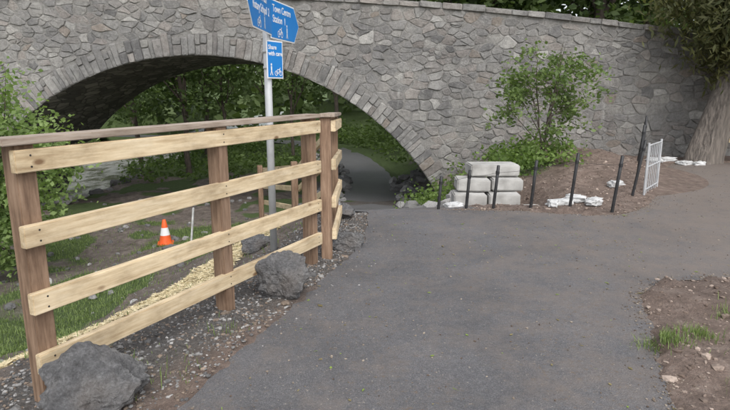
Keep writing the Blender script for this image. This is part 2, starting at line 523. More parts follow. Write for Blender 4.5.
strip_x('parapet_and_deck', [(YF, -.004), (YF + .42, -.004), (YF + .42, -1.0), (YB - .42, -1.0), (YB - .42, -.004), (YB, -.004)], M_soffit)

PAL = [((.272, .266, .256), 7), ((.29, .268, .25), 3), ((.235, .23, .224), 4), ((.325, .315, .298), 3), ((.255, .242, .23), 3), ((.40, .39, .37), .6), ((.175, .172, .17), 1.0), ((.285, .25, .218), .6)]
rs = random.Random(11)
def stone_col():
    c = rs.choices([p[0] for p in PAL], [p[1] for p in PAL])[0]
    k = rs.uniform(.88, 1.12)
    return (c[0] * k, c[1] * k, c[2] * k)
def clip(poly, nx_, ny_, d):
    out = []
    n = len(poly)
    for i in range(n):
        a = poly[i]; b_ = poly[(i + 1) % n]
        da = nx_ * a[0] + ny_ * a[1] - d; db = nx_ * b_[0] + ny_ * b_[1] - d
        if da <= 0: out.append(a)
        if (da < 0 < db) or (db < 0 < da):
            t = da / (da - db); out.append((a[0] + (b_[0] - a[0]) * t, a[1] + (b_[1] - a[1]) * t))
    return out
def wob(x, z, amp=.022):
    q = Vector((x * 5.5, z * 5.5, 0)); q2 = Vector((x * 14, z * 14, 4))
    return (x + (mnoise.noise(q) + .4 * mnoise.noise(q2)) * amp * 1.3, z + (mnoise.noise(q + Vector((9, 3, 7))) + .4 * mnoise.noise(q2 + Vector((5, 5, 5)))) * amp)
def add_stone(poly, y0, SV, SF, SC, gap=.007, bulge=.013, col=None, amp=.030):
    cx = sum(p[0] for p in poly) / len(poly); cz = sum(p[1] for p in poly) / len(poly)
    A = abs(sum(poly[i][0] * poly[(i + 1) % len(poly)][1] - poly[(i + 1) % len(poly)][0] * poly[i][1] for i in range(len(poly)))) / 2
    if A < .003: return
    P = []
    n = len(poly)
    for i in range(n):
        a = poly[i]; b_ = poly[(i + 1) % n]
        L = math.hypot(a[0] - b_[0], a[1] - b_[1])
        if L < .03: P.append(((a[0] + b_[0]) / 2, (a[1] + b_[1]) / 2)); continue
        e = min(.10, .02 / L)
        ts = (e, .35, .65, 1 - e) if L > .12 else (e, 1 - e)
        for t in ts:
            P.append((a[0] + (b_[0] - a[0]) * t, a[1] + (b_[1] - a[1]) * t))
    P = [wob(p[0], p[1], amp) for p in P]
    mr_ = math.sqrt(A / math.pi)
    s0 = 1 - gap * rs.uniform(.4, 2.4) / mr_
    tx, tz = rs.uniform(-.10, .10), rs.uniform(-.10, .10)
    bl = bulge * rs.uniform(.4, 1.7)
    col = col or stone_col()
    base = len(SV); m = len(P)
    for k, (sc, out) in enumerate(((s0, -.02), (s0 * .985, bl * .45), (s0 * .88, bl))):
        for p in P:
            dx, dz = (p[0] - cx), (p[1] - cz)
            jit = 1 + (rs.random() - .5) * .05 if k == 2 else 1
            xx = cx + dx * sc * jit; zz = cz + dz * sc * jit
            yy = y0 - (out + (tx * dx + tz * dz + (rs.random() - .5) * .006 if k else 0))
            SV.append((xx, yy, zz)); SC.append(col)
    SV.append((cx, y0 - bl * 1.02, cz)); SC.append(col)
    for k in range(2):
        for i in range(m):
            j = (i + 1) % m
            SF.append((base + k * m + i, base + k * m + j, base + (k + 1) * m + j, base + (k + 1) * m + i))
    for i in range(m):
        SF.append((base + 2 * m + i, base + 2 * m + (i + 1) % m, base + 3 * m))

SXL, SXR = -13.0, 15.0
AX = .62
seeds = []
z = -2.6
while z < 3.75:
    hrow = rs.uniform(.11, .29)
    x = SXL + rs.uniform(0, .3)
    while x < SXR:
        wst = rs.uniform(.13, .58) * (1 if hrow > .18 else .8)
        zz = z + hrow / 2 + math.sin(x * .7) * .05 + math.sin(x * 2.3 + z * 3) * .03 + rs.uniform(-.065, .065)
        q = rs.random()
        if q < .2:
            seeds.append((x + wst / 2 + rs.uniform(-.05, .05), zz - hrow * .28)); seeds.append((x + wst / 2 + rs.uniform(-.05, .05), zz + hrow * .28))
        elif q < .32:
            seeds.append((x + wst * .3, zz)); seeds.append((x + wst * .85, zz - hrow * .3)); seeds.append((x + wst * .85, zz + hrow * .3))
        elif q < .39: pass
        else:
            seeds.append((x + wst / 2, zz))
        x += wst
    z += hrow
kd = kdtree.KDTree(len(seeds))
for i, s in enumerate(seeds): kd.insert((s[0] * AX, s[1], 0), i)
kd.balance()
SV, SF, SC = [], [], []
for i, (sx_, sz_) in enumerate(seeds):
    rr = math.hypot(sx_ - CX, sz_ - CZ)
    if rr < R + RING - .05: continue
    if sz_ > ztop(sx_) - .16: continue
    px, pz = sx_ * AX, sz_
    poly = [(px - .35, pz - .35), (px + .35, pz - .35), (px + .35, pz + .35), (px - .35, pz + .35)]
    for co, j, dd in kd.find_n((px, pz, 0), 14):
        if j == i: continue
        qx, qz = co[0], co[1]
        nx_, nz_ = qx - px, qz - pz
        poly = clip(poly, nx_, nz_, (qx * qx + qz * qz - px * px - pz * pz) / 2)
        if len(poly) < 3: break
    if len(poly) < 3: continue
    poly = [(p[0] / AX, p[1]) for p in poly]
    if rr < R + RING + .5:
        ux, uz = (sx_ - CX) / rr, (sz_ - CZ) / rr
        poly = clip(poly, -ux, -uz, -((CX + ux * (R + RING - .03)) * ux + (CZ + uz * (R + RING - .03)) * uz))
    poly = clip(poly, 0, 1, ztop(sx_) - .12)
    if len(poly) < 3: continue
    add_stone(poly, YF, SV, SF, SC)
mesh_obj('spandrel_stones', rel(SV), SF, M_stone, bridge, cols=SC, smooth=False)
SV, SF, SC = [], [], []
t = -a0
while t < a0:
    dt = rs.uniform(.075, .20) / R
    t1 = min(t + dt, a0 + .01)
    ro = R + RING * rs.uniform(.72, 1.10)
    def quad(r0, r1):
        return [(CX + r_ * math.sin(a_), CZ + r_ * math.cos(a_)) for r_, a_ in ((r0, t), (r0, t1), (r1, t1), (r1, t))]
    if rs.random() < .3:
        rm = R + RING * rs.uniform(.4, .65)
        add_stone(quad(R - .01, rm), YF - .012, SV, SF, SC, gap=.005, bulge=.018, amp=.012)
        add_stone(quad(rm, ro), YF - .012, SV, SF, SC, gap=.005, bulge=.018, amp=.014)
    else:
        add_stone(quad(R - .01, ro), YF - .012, SV, SF, SC, gap=.005, bulge=.02, amp=.012)
    t = t1
mesh_obj('voussoirs', rel(SV), SF, M_stone, bridge, cols=SC)
SV, SF, SC = [], [], []
x = SXL
while x < SXR:
    wst = rs.uniform(.22, .6); x1 = x + wst
    hh = rs.uniform(-.03, .035)
    c = stone_col(); c = tuple(q * 1.08 for q in c)
    poly = [(x, ztop(x) - .12), (x1, ztop(x1) - .12), (x1, ztop(x1) + hh), (x, ztop(x) + hh)]
    add_stone(poly, YF - .03, SV, SF, SC, gap=.006, bulge=.02, col=c, amp=.012)
    b0 = len(SV)
    for (xx, yy, zz) in ((x + .008, YF - .05, ztop(x) + hh - .015), (x1 - .008, YF - .05, ztop(x1) + hh - .015), (x1 - .008, YF + .47, ztop(x1) + hh), (x + .008, YF + .47, ztop(x) + hh)):
        SV.append((xx, yy, zz)); SC.append(c)
    for (xx, yy, zz) in ((x + .008, YF - .03, ztop(x) - .11), (x1 - .008, YF - .03, ztop(x1) - .11), (x1 - .008, YF + .47, ztop(x1) - .11), (x + .008, YF + .47, ztop(x) - .11)):
        SV.append((xx, yy, zz)); SC.append(c)
    SF += [(b0, b0 + 1, b0 + 2, b0 + 3), (b0 + 4, b0 + 5, b0 + 1, b0), (b0 + 5, b0 + 6, b0 + 2, b0 + 1), (b0 + 6, b0 + 7, b0 + 3, b0 + 2), (b0 + 7, b0 + 4, b0, b0 + 3)]
    x = x1
mesh_obj('cope_stones', rel(SV), SF, M_stone, bridge, cols=SC)

# ------------------------------------------------------------------ vegetation
def leaf_quads(centers, size, rng, cols, elong=1.6, droop=0.0):
    n = len(centers)
    a = rng.normal(size=(n, 3)); a[:, 2] = a[:, 2] * .6 - droop
    a /= np.linalg.norm(a, axis=1)[:, None]
    b_ = rng.normal(size=(n, 3)); b_ -= (b_ * a).sum(1)[:, None] * a
    b_ /= np.linalg.norm(b_, axis=1)[:, None]
    s = size * rng.uniform(.6, 1.35, (n, 1))
    L = a * s * elong * .5; W = b_ * s * .5
    v = np.empty((n, 4, 3))
    v[:, 0] = centers - L; v[:, 1] = centers + W - L * .1; v[:, 2] = centers + L; v[:, 3] = centers - W - L * .1
    c = np.repeat(cols[:, None, :], 4, 1)
    f_ = np.arange(n * 4).reshape(n, 4)
    return v.reshape(-1, 3), f_, c.reshape(-1, 3)

def tube(pts, radii, V_, F_, sides=7):
    base = len(V_)
    for i, p in enumerate(pts):
        p = Vector(p)
        d = (Vector(pts[min(i + 1, len(pts) - 1)]) - Vector(pts[max(i - 1, 0)])).normalized()
        u = d.cross(Vector((.3, 1, .1))).normalized(); w = d.cross(u)
        for k in range(sides):
            a_ = 2 * math.pi * k / sides
            V_.append((p + (u * math.cos(a_) + w * math.sin(a_)) * radii[i])[:])
    for i in range(len(pts) - 1):
        for k in range(sides):
            k2 = (k + 1) % sides
            F_.append((base + i * sides + k, base + i * sides + k2, base + (i + 1) * sides + k2, base + (i + 1) * sides + k))

def make_tree(name, base, h, r, top=(0, 0), cz=.6, crown=(1.5, 1.5, 1.5), limbs=14, clumps=60, per=40, leaf=.07, clump_r=.25,
              col=((.04, .08, .02), (.10, .16, .04)), seed=1, elong=1.6, droop=0., limb_lo=.3, bark=None, stems=1, sides=7, wob=.05, fill=.4, gnarl=0):
    rg = random.Random(seed); rng = np.random.default_rng(seed)
    V_, F_ = [], []
    bx, by = base[0], base[1]; bz = base[2] if len(base) > 2 else H(bx, by)
    cc = Vector((bx + top[0] * cz, by + top[1] * cz, bz + h * cz))
    tips = []
    for s in range(stems):
        ang = rg.uniform(0, 6.28); sp = (0 if stems == 1 else h * .16)
        tx_, ty_ = top[0] + math.cos(ang) * sp, top[1] + math.sin(ang) * sp
        pts, rd = [], []
        NS = 24 if gnarl else 8
        for i in range(NS + 1):
            t_ = i / NS
            pts.append(Vector((bx + tx_ * t_ ** 1.2 + rg.uniform(-1, 1) * wob * h * .25 * (t_ > 0), by + ty_ * t_ ** 1.2 + rg.uniform(-1, 1) * wob * h * .25 * (t_ > 0), bz - .15 + (h + .1) * t_)))
            rd.append(r * (1 + .18 * math.exp(-t_ * 14)) * (1 - t_ * .88) / (1 if stems == 1 else 1.5))
        b0 = len(V_)
        tube(pts, rd, V_, F_, sides)
        if gnarl:
            for q in range(b0, len(V_)):
                k = (q - b0) % sides; i = (q - b0) // sides
                a_ = 6.2832 * k / sides
                m_ = 1 + gnarl * (math.sin(a_ * 5 + i * .12) * .5 + mnoise.noise(Vector((math.cos(a_) * 2.5, math.sin(a_) * 2.5, i * .25))) * 1.2) * (1 if i > 3 else 1.5)
                V_[q] = (pts[i] + (Vector(V_[q]) - pts[i]) * m_)[:]
        for k in range(max(1, limbs // stems)):
            t_ = limb_lo + (1 - limb_lo) * rg.random() ** .9
            q = t_ * NS; i = min(int(q), NS - 1); st = pts[i].lerp(pts[i + 1], q - i)
            d = Vector((rg.gauss(0, 1), rg.gauss(0, 1), rg.gauss(.1, .8))).normalized()
            en = cc + Vector((d.x * crown[0], d.y * crown[1], d.z * crown[2])) * rg.uniform(.65, 1.0)
            mid = st.lerp(en, .5) + Vector((rg.uniform(-.1, .1), rg.uniform(-.1, .1), .12 - droop * .1)) * (en - st).length * .6
            lr = r * (1 - t_ * .85) * .5 / (1 if stems == 1 else 1.2)
            tube([st, st.lerp(mid, .5), mid, mid.lerp(en, .55), en], [lr, lr * .75, lr * .55, lr * .35, lr * .12], V_, F_, 5)
            tips += [en, mid.lerp(en, .5), mid.lerp(en, .8)]
            for _ in range(2):
                s2 = mid.lerp(en, rg.random() * .6); e2 = s2 + Vector((rg.gauss(0, 1), rg.gauss(0, 1), rg.gauss(.1, .7))).normalized() * min(crown) * rg.uniform(.25, .5)
                tube([s2, s2.lerp(e2, .5) + Vector((0, 0, .02 * h)), e2], [lr * .35, lr * .22, lr * .08], V_, F_, 4)
                tips.append(e2)
    cen, cols = [], []
    c0, c1 = np.array(col[0]), np.array(col[1])
    for k in range(clumps):
        if rg.random() > fill: c = np.array(rg.choice(tips)[:])
        else:
            d = Vector((rg.gauss(0, 1), rg.gauss(0, 1), rg.gauss(0, 1))).normalized() * rg.uniform(.35, 1.0)
            c = np.array((cc + Vector((d.x * crown[0], d.y * crown[1], d.z * crown[2])))[:])
        n = int(per * rg.uniform(.5, 1.5))
        g = rng.normal(size=(n, 3)) * clump_r * rg.uniform(.6, 1.2) * np.array((1, 1, .65))
        g[:, 2] -= droop * np.hypot(g[:, 0], g[:, 1]) * .5
        cen.append(c + g)
        tint = rg.random() * .7
        m_ = np.clip(tint + rng.uniform(0, .35, (n, 1)), 0, 1)
        cols.append(c0 * (1 - m_) + c1 * m_)
    cen = np.concatenate(cen); cols = np.concatenate(cols)
    lv, lf, lc = leaf_quads(cen, leaf, rng, cols, elong, droop)
    e = empty(name, (bx, by, bz))
    off = np.array((bx, by, bz))
    mesh_obj('trunk_and_limbs', np.array(V_) - off, F_, bark or M_bark, e, smooth=True)
    mesh_obj('foliage', lv - off, lf, M_leaf, e, cols=lc)
    return e

make_tree('young_tree', (3.35, 10.6), 2.3, .035, top=(-.05, 0), cz=.56, crown=(1.15, .9, 1.05), limbs=36, clumps=190, per=18, leaf=.054, clump_r=.12,
          col=((.075, .12, .04), (.20, .265, .10)), seed=5, stems=4, limb_lo=.15, fill=.08)
make_tree('riverbank_shrub', (-6.0, 8.6), 3.4, .05, cz=.55, crown=(1.5, 1.2, 1.65), limbs=30, clumps=300, per=42, leaf=.055, clump_r=.22,
          col=((.10, .16, .05), (.28, .37, .14)), seed=8, stems=4, limb_lo=.1)
make_tree('conifer_tree', (7.30, 12.1, 0), 8.5, .33, top=(2.9, .2), cz=.42, crown=(2.4, 1.6, 2.1), limbs=46, clumps=600, per=75, leaf=.05, clump_r=.25,
          col=((.065, .078, .035), (.175, .17, .08)), seed=21, elong=3.6, droop=.9, limb_lo=.28, bark=M_bark_c, sides=40, wob=.002, gnarl=.09)
for i, (x, y, h, r, sd) in enumerate([(-9.3, 23, 8, .09, 1), (-7.6, 27, 9, .12, 2), (-5.6, 22.5, 8, .07, 3), (-5.0, 30, 10, .13, 4), (-3.2, 25, 8, .08, 5),
                                      (-12.5, 31, 10, .16, 6), (-1.6, 34, 10, .15, 7), (2.0, 30, 10, .16, 8), (-17, 27, 9, .15, 9), (-6.8, 21.5, 9, .11, 10)]):
    make_tree('deciduous_tree' if i == 0 else 'deciduous_tree.%03d' % i, (x, y), h, r, top=(random.uniform(-.6, .6), 0), cz=.60, crown=(2.2, 2.0, h * .40), limbs=26, clumps=130, per=32,
              leaf=.12, clump_r=.36, col=((.045, .075, .027), (.14, .20, .07)), seed=40 + sd, limb_lo=.2)
for i, (x, y, h, r, sd) in enumerate([(3.2, 22, 12, .2, 1), (9.0, 22.5, 13, .28, 2), (15.0, 22, 12, .25, 3), (6.0, 27, 13, .25, 4), (12.0, 25, 13, .25, 5), (18.5, 25, 12, .2, 6)]):
    make_tree('woodland_tree' if i == 0 else 'woodland_tree.%03d' % i, (x, y, .2), h, r, cz=.56, crown=(3.4, 2.6, 4.6), limbs=30, clumps=210, per=34,
              leaf=.19, clump_r=.5, col=((.038, .062, .026), (.12, .165, .06)), seed=70 + sd, limb_lo=.25)

rng = np.random.default_rng(5)
cen, cols = [], []
for k in range(1600):
    x = rng.uniform(-55, 55); y = rng.uniform(37, 56) + abs(x) * .1
    z = rng.uniform(-1.5, 15)
    n = 24
    g = rng.normal(size=(n, 3)) * (1.1, .9, .8)
    cen.append(np.array((x, y, z)) + g)
    t_ = np.clip(rng.random() * .8 + rng.uniform(0, .3, (n, 1)), 0, 1)
    cols.append(np.array((.055, .08, .035)) * (1 - t_) + np.array((.17, .225, .095)) * t_)
lv, lf, lc = leaf_quads(np.concatenate(cen), .58, rng, np.concatenate(cols))
mesh_obj('distant_trees', lv, lf, M_leaf, cols=lc)
cen, cols = [], []
for k in range(1500):
    x = rng.uniform(-17, 8); y = rng.uniform(19.5, 36)
    if path_near(np.array([x]), np.array([y]))[0][0] < 1.5 or -15 < x < -9.3: continue
    if rng.random() < .5 and y < 27: continue
    hgt = rng.uniform(.1, .7) * (1.0 if y < 27 else 1.6)
    n = 26
    z0 = H(x, y)
    g = rng.normal(size=(n, 3)) * (.28, .28, .14)
    c = np.array((x, y, z0 + hgt * .5)) + g
    cen.append(c)
    t_ = np.clip(rng.random() * .7 + rng.uniform(0, .35, (n, 1)), 0, 1)
    cols.append(np.array((.06, .10, .03)) * (1 - t_) + np.array((.18, .25, .085)) * t_)
for k in range(150):
    if k < 100: x = rng.normal(2.95, .33); y = rng.normal(10.6, .6)
    else: x = rng.normal(1.5, .3); y = rng.uniform(11.0, 12.7)
    n = 26; z0 = H(x, y)
    g = rng.normal(size=(n, 3)) * (.12, .12, .10)
    cen.append(np.array((x, y, z0 + rng.uniform(.05, .38))) + g)
    t_ = np.clip(rng.random() * .6 + rng.uniform(0, .4, (n, 1)), 0, 1)
    cols.append(np.array((.08, .135, .035)) * (1 - t_) + np.array((.23, .32, .10)) * t_)
cen = np.concatenate(cen); cols = np.concatenate(cols)
sz = np.where(cen[:, 1] > 19, .11, .05)[:, None]
lv, lf, lc = leaf_quads(cen, sz, rng, cols)
mesh_obj('undergrowth', lv, lf, M_leaf, cols=lc)

def blades(pts, hgt, rng, width=.006, c0=(.10, .15, .05), c1=(.27, .34, .13)):
    n = len(pts)
    a = rng.uniform(0, 6.283, n); lean = rng.uniform(.1, .9, n)
    hh = hgt * rng.uniform(.35, 1.25, n)
    d = np.stack([np.cos(a), np.sin(a), np.zeros(n)], 1); w = np.stack([-np.sin(a), np.cos(a), np.zeros(n)], 1) * (width * .5)
    up = np.array((0, 0, 1.))
    v = np.empty((n, 5, 3))
    v[:, 0] = pts - w; v[:, 1] = pts + w
    m_ = pts + up * (hh * .55)[:, None] + d * (hh * lean * .25)[:, None]
    v[:, 2] = m_ + w * .8; v[:, 3] = m_ - w * .8
    v[:, 4] = pts + up * (hh * .9)[:, None] + d * (hh * lean)[:, None]
    i0 = np.arange(n) * 5
    f_ = [tuple(q) for q in np.stack([i0, i0 + 1, i0 + 2, i0 + 3], 1).tolist()] + [tuple(q) for q in np.stack([i0 + 3, i0 + 2, i0 + 4], 1).tolist()]
    t_ = rng.random((n, 1)); c = np.array(c0) * (1 - t_) + np.array(c1) * t_
    return v.reshape(-1, 3), f_, np.repeat(c[:, None], 5, 1).reshape(-1, 3)
n = 230000
px_ = rng.uniform(-9, 1, n); py_ = rng.uniform(1.5, 13.5, n)
d_ = plat_sd(px_, py_)
keep = (d_ > .3) & (grass_mask(px_, py_, d_) * .9 + .05 * (d_ > .4) > rng.random(n)) & (path_near(px_, py_)[0] > 1.1)
px_, py_ = px_[keep], py_[keep]
P1 = np.stack([px_, py_, height(px_, py_) - .005], 1)
v1, f1, c1 = blades(P1, .065, rng, .008)
mesh_obj('grass', v1, f1, M_grass, cols=c1)
tp = []
for (x, y, rr, k) in [(1.86, 3.25, .07, 330), (2.20, 3.40, .06, 160), (2.55, 3.7, .05, 60), (2.0, 2.7, .05, 30), (2.4, 3.0, .12, 40), (2.9, 3.9, .1, 40), (2.05, 3.33, .07, 40), (-1.15, 2.9, .15, 50), (-1.5, 3.0, .12, 90), (-.95, 3.5, .1, 30)]:
    xx = rng.normal(x, rr, k); yy = rng.normal(y, rr * .8, k)
    tp.append(np.stack([xx, yy, height(xx, yy) - .005], 1))
v1, f1, c1 = blades(np.concatenate(tp), .07, rng, .005)
mesh_obj('grass_tuft', v1, f1, M_grass, cols=c1)

# ------------------------------------------------------------------ gravel
ico = bmesh.new(); bmesh.ops.create_icosphere(ico, subdivisions=1, radius=1)
IV = np.array([v_.co[:] for v_ in ico.verts]); IF = np.array([[v_.index for v_ in f_.verts] for f_ in ico.faces]); ico.free()
def pebbles(name, pts, sizes, rng, c0, c1, mat=M_gravel, flat=.6, cmid=None):
    n = len(pts)
    sc = rng.uniform(.6, 1.3, (n, 1, 3)) * sizes[:, None, None]; sc[:, :, 2] *= flat
    jit = rng.uniform(.75, 1.25, (n, len(IV), 1))
    a = rng.uniform(0, 6.283, n); ca, sa = np.cos(a), np.sin(a)
    v = IV[None] * jit * sc
    x = v[:, :, 0] * ca[:, None] - v[:, :, 1] * sa[:, None]; y = v[:, :, 0] * sa[:, None] + v[:, :, 1] * ca[:, None]
    v = np.stack([x, y, v[:, :, 2]], 2) + pts[:, None, :]
    f_ = IF[None] + (np.arange(n) * len(IV))[:, None, None]
    t_ = rng.random((n, 1)) ** 1.5; c = np.array(c0) * (1 - t_) + np.array(c1) * t_
    if cmid is not None:
        k_ = rng.random((n, 1)) < .3; c = np.where(k_, np.array(cmid) * rng.uniform(.7, 1.2, (n, 1)), c)
    return mesh_obj(name, v.reshape(-1, 3), f_.reshape(-1, 3), mat, cols=np.repeat(c[:, None], len(IV), 1).reshape(-1, 3))
n = 46000
x = rng.uniform(-3.2, .4, n); y = rng.uniform(1.6, 8.5, n)
d_ = plat_sd(x, y); it = in_poly(x, y, TAR)
dens = sstep(-1.0, -.7, d_) * sstep(.75, .2, d_) * np.where(it, 0.06, 1) + np.where(d_ > .5, .08, 0)
k = dens * (.5 + .9 * vnoise(x, y, 2.5, 12)) > rng.random(n)
x, y, it = x[k], y[k], it[k]
z = np.where(it, .006, height(x, y) + .001)
szs = (.004 + .012 * rng.random(len(x)) ** 2.0) * np.where(it, .6, 1)
szs = np.where((rng.random(len(x)) < .014) & ~it, szs * 2.5, szs)
pebbles('gravel', np.stack([x, y, z], 1), szs, rng, (.075, .073, .073), (.37, .36, .345), cmid=(.20, .155, .12))
n = 16000
x = rng.uniform(1.2, 6.5, n); y = rng.uniform(1.6, 12.6, n)
it = in_poly(x, y, TAR)
k = (~it) & (rng.random(n) < np.where(y < 5, 1, .7))
x, y = x[k], y[k]
pebbles('soil_clods', np.stack([x, y, height(x, y) + .002], 1), (.004 + .016 * rng.random(len(x)) ** 2) * np.where(rng.random(len(x)) < .05, 2.4, 1), rng, (.11, .078, .06), (.40, .32, .265))
n = 6500
x = rng.uniform(-1.2, 7, n); y = 2 + 10 * rng.random(n) ** 1.2
it = in_poly(x, y, TAR); k = it & (rng.random(n) < .10 + .45 * sstep(.5, 4.5, x) + .4 * sstep(.45, .7, vnoise(x, y, .9, 31)))
x, y = x[k], y[k]
T = np.array(TAR); sel = T[(T[:, 0] > 1.0) & (T[:, 1] > 1.5) & (T[:, 0] < 7.5)]
ei = rng.integers(0, len(sel), 3600)
ex = sel[ei, 0] + rng.normal(size=3600) * .06; ey = sel[ei, 1] + rng.normal(size=3600) * .06
x = np.concatenate([x, ex]); y = np.concatenate([y, ey])
pebbles('path_grit', np.stack([x, y, np.full(len(x), .007)], 1), rng.uniform(.003, .009, len(x)), rng, (.09, .062, .045), (.34, .29, .23))
n = 420
x = rng.uniform(-1.2, 4.5, n); y = rng.uniform(2.2, 7.2, n); k = in_poly(x, y, TAR); x, y = x[k], y[k]
cn = np.stack([x, y, np.full(len(x), .014)], 1)
cc = np.where(rng.random((len(x), 1)) < .35, np.array([[.28, .38, .09]]), np.array([[.30, .25, .13]])) * rng.uniform(.7, 1.2, (len(x), 1))
lv, lf, lc = leaf_quads(cn, np.where(rng.random((len(x), 1)) < .05, .042, .018), rng, cc, 1.7)
lv[:, 2] = .008 + np.abs(lv[:, 2] - .014) * .25
mesh_obj('fallen_leaves', lv, lf, M_leaf, cols=lc)

# ------------------------------------------------------------------ straw strip beside the fence
sp = catmull([(-3.45, 1.2, 0), (-2.95, 2.6, 0), (-2.58, 3.5, 0), (-2.28, 4.4, 0), (-1.97, 5.9, 0), (-1.6, 7.2, 0), (-1.3, 8.2, 0)], 14)
pts_ = []
for p in sp:
    for _ in range(600):
        s = rng.uniform(-1, 1); w = .42 * (1 + .2 * math.sin(p.y * 3.3))
        pts_.append((p.x + s * w + rng.normal() * .04, p.y + rng.uniform(-.07, .07)))
pts_ = np.array(pts_)
zz = height(pts_[:, 0], pts_[:, 1]) + rng.uniform(.0, .04, len(pts_))
cn = np.column_stack([pts_, zz])
t_ = rng.random((len(cn), 1))
cl_ = np.array((.46, .37, .20)) * (1 - t_) + np.array((.78, .68, .45)) * t_
lv, lf, lc = leaf_quads(cn, .018, rng, cl_, 4.5)
lv[:, 2] = np.repeat(zz, 4) + (lv[:, 2] - np.repeat(zz, 4)) * .3
mesh_obj('straw_mulch', lv, lf, M_straw, cols=lc)

# ------------------------------------------------------------------ rocks
def rock(name, loc, size, seed, rot=0, sink=.2, sub=5):
    rg = random.Random(seed)
    bm = bmesh.new(); bmesh.ops.create_icosphere(bm, subdivisions=sub, radius=1)
    planes = []
    for _ in range(18):
        d = Vector((rg.gauss(0, 1), rg.gauss(0, 1), rg.gauss(0, 1))).normalized(); planes.append((d, rg.uniform(.48, .80)))
    off = Vector((seed * 3.1, seed * 1.7, 0))
    for v_ in bm.verts:
        co = v_.co.copy()
        for d, k_ in planes:
            e = co.dot(d) - k_
            if e > 0: co -= d * e * .98
        co += v_.co.normalized() * (mnoise.fractal(co * 2.4 + off, .7, 2.1, 6) * .12 + abs(mnoise.noise(co * 5 + off)) * .05)
        v_.co = Vector((co.x * size[0], co.y * size[1], co.z * size[2])) * 1.18
    bmesh.ops.rotate(bm, verts=bm.verts, cent=(0, 0, 0), matrix=Matrix.Rotation(rot, 3, 'Z'))
    me_ = bpy.data.meshes.new(name); bm.to_mesh(me_); bm.free(); me_.materials.append(M_rock)
    me_.polygons.foreach_set('use_smooth', [False] * len(me_.polygons))
    o = bpy.data.objects.new(name, me_); z = loc[2] if len(loc) > 2 else H(loc[0], loc[1])
    o.location = (loc[0], loc[1], z + size[2] * (1 - sink) * .8)
    return link(o)
RL = [((-1.38, 2.60), (.29, .24, .20), 12, .2), ((-.63, 4.14), (.21, .19, .20), 2, .5), ((-.20, 5.55), (.21, .16, .13), 3, .1), ((-.24, 6.75), (.17, .14, .10), 4, 1.1),
      ((-1.25, 6.3), (.24, .18, .12), 5, .4), ((-.55, 7.3), (.2, .16, .12), 6, .2), ((-.9, 8.3), (.22, .2, .14), 7, 2)]
for i, (l, s, sd, r_) in enumerate(RL):
    rock('boulder' if i == 0 else 'boulder.%03d' % i, l, s, sd, r_)
rgx = random.Random(9)
riprap = []
for k in range(300):
    if k < 130:
        y = rgx.uniform(9.3, 17.8); x = float(np.interp(y, PATH[:, 1], PATH[:, 0])) + rgx.uniform(.72, 1.5)
    else:
        y = rgx.uniform(8.5, 26); x = float(np.interp(y, PATH[:, 1], PATH[:, 0])) - rgx.uniform(.72, 1.5)
    riprap.append((x, y, rgx.uniform(.08, .22)))
for (x, y) in [(-4.2, 7.2), (-4.8, 8.1), (-3.3, 9.2), (-2.7, 7.8), (-6, 6.5), (-5.4, 5.2), (-2.0, 10), (-3.6, 12.2), (-6.2, 12.0), (-5.2, 11), (-3.9, 5.2), (-3.0, 4.2)]:
    riprap.append((x, y, rgx.uniform(.06, .2)))
for k in range(140): riprap.append((rgx.uniform(-8.5, -2.8), rgx.uniform(3.5, 16), rgx.uniform(.02, .08)))
for k in range(70): riprap.append((rgx.uniform(-10.2, -8.4), rgx.uniform(6, 24), rgx.uniform(.08, .3)))
ra = np.array(riprap)
bm = bmesh.new(); bmesh.ops.create_icosphere(bm, subdivisions=2, radius=1)
IV = np.array([v_.co[:] for v_ in bm.verts]); IF = np.array([[v_.index for v_ in f_.verts] for f_ in bm.faces]); bm.free()
rng2 = np.random.default_rng(3)
for _ in range(9):
    d = rng2.normal(size=3); d /= np.linalg.norm(d); e = IV @ d - rng2.uniform(.6, .85); IV = IV - np.outer(np.maximum(e, 0) * .95, d)
pebbles('riprap_stones', np.column_stack([ra[:, 0], ra[:, 1], height(ra[:, 0], ra[:, 1]) + ra[:, 2] * .25]), ra[:, 2], rng2, (.11, .108, .105), (.36, .35, .34), flat=.75)

# ------------------------------------------------------------------ timber fence
def box(name, L, Wd, Hh, mat, parent, loc, xdir, zdir=(0, 0, 1), bev=.004, rough=0):
    bm = bmesh.new(); bmesh.ops.create_cube(bm, size=1)
    bmesh.ops.scale(bm, vec=(L, Wd, Hh), verts=bm.verts)
    bmesh.ops.bevel(bm, geom=bm.edges[:], offset=bev, segments=2, affect='EDGES')
    if rough:
        bmesh.ops.subdivide_edges(bm, edges=bm.edges[:], cuts=3, use_grid_fill=True)
        for v_ in bm.verts: v_.co += mnoise.noise_vector(v_.co * 6 + Vector(loc) * 3) * rough
    me_ = bpy.data.meshes.new(name); bm.to_mesh(me_); bm.free(); me_.materials.append(mat)
    o = bpy.data.objects.new(name, me_); link(o, parent)
    xd = Vector(xdir).normalized(); zd = Vector(zdir); yd = zd.cross(xd).normalized(); zd = xd.cross(yd).normalized()
    M = Matrix((xd, yd, zd)).transposed().to_4x4(); M.translation = Vector(loc) - (parent.location if parent else Vector())
    o.matrix_basis = M
    return o
fence = empty('wooden_fence', (-1.66, 2.65, 0))
posts = [Vector((-1.66, 2.67, 0)), Vector((-1.02, 3.86, 0)), Vector((-.50, 4.95, 0))]
def post(p, zb, zt, nm, dirv, w=.1):
    c = Vector((p.x, p.y, (zb + zt) / 2))
    box(nm, zt - zb, w, w, M_post, fence, c, (0, 0, 1), (dirv[0], dirv[1], 0), .005)
fd = (posts[2] - posts[0]).normalized(); fn = Vector((fd.y, -fd.x, 0))
for i, p in enumerate(posts):
    post(p, -.35, 1.335, 'post_%d' % (i + 1), fn)
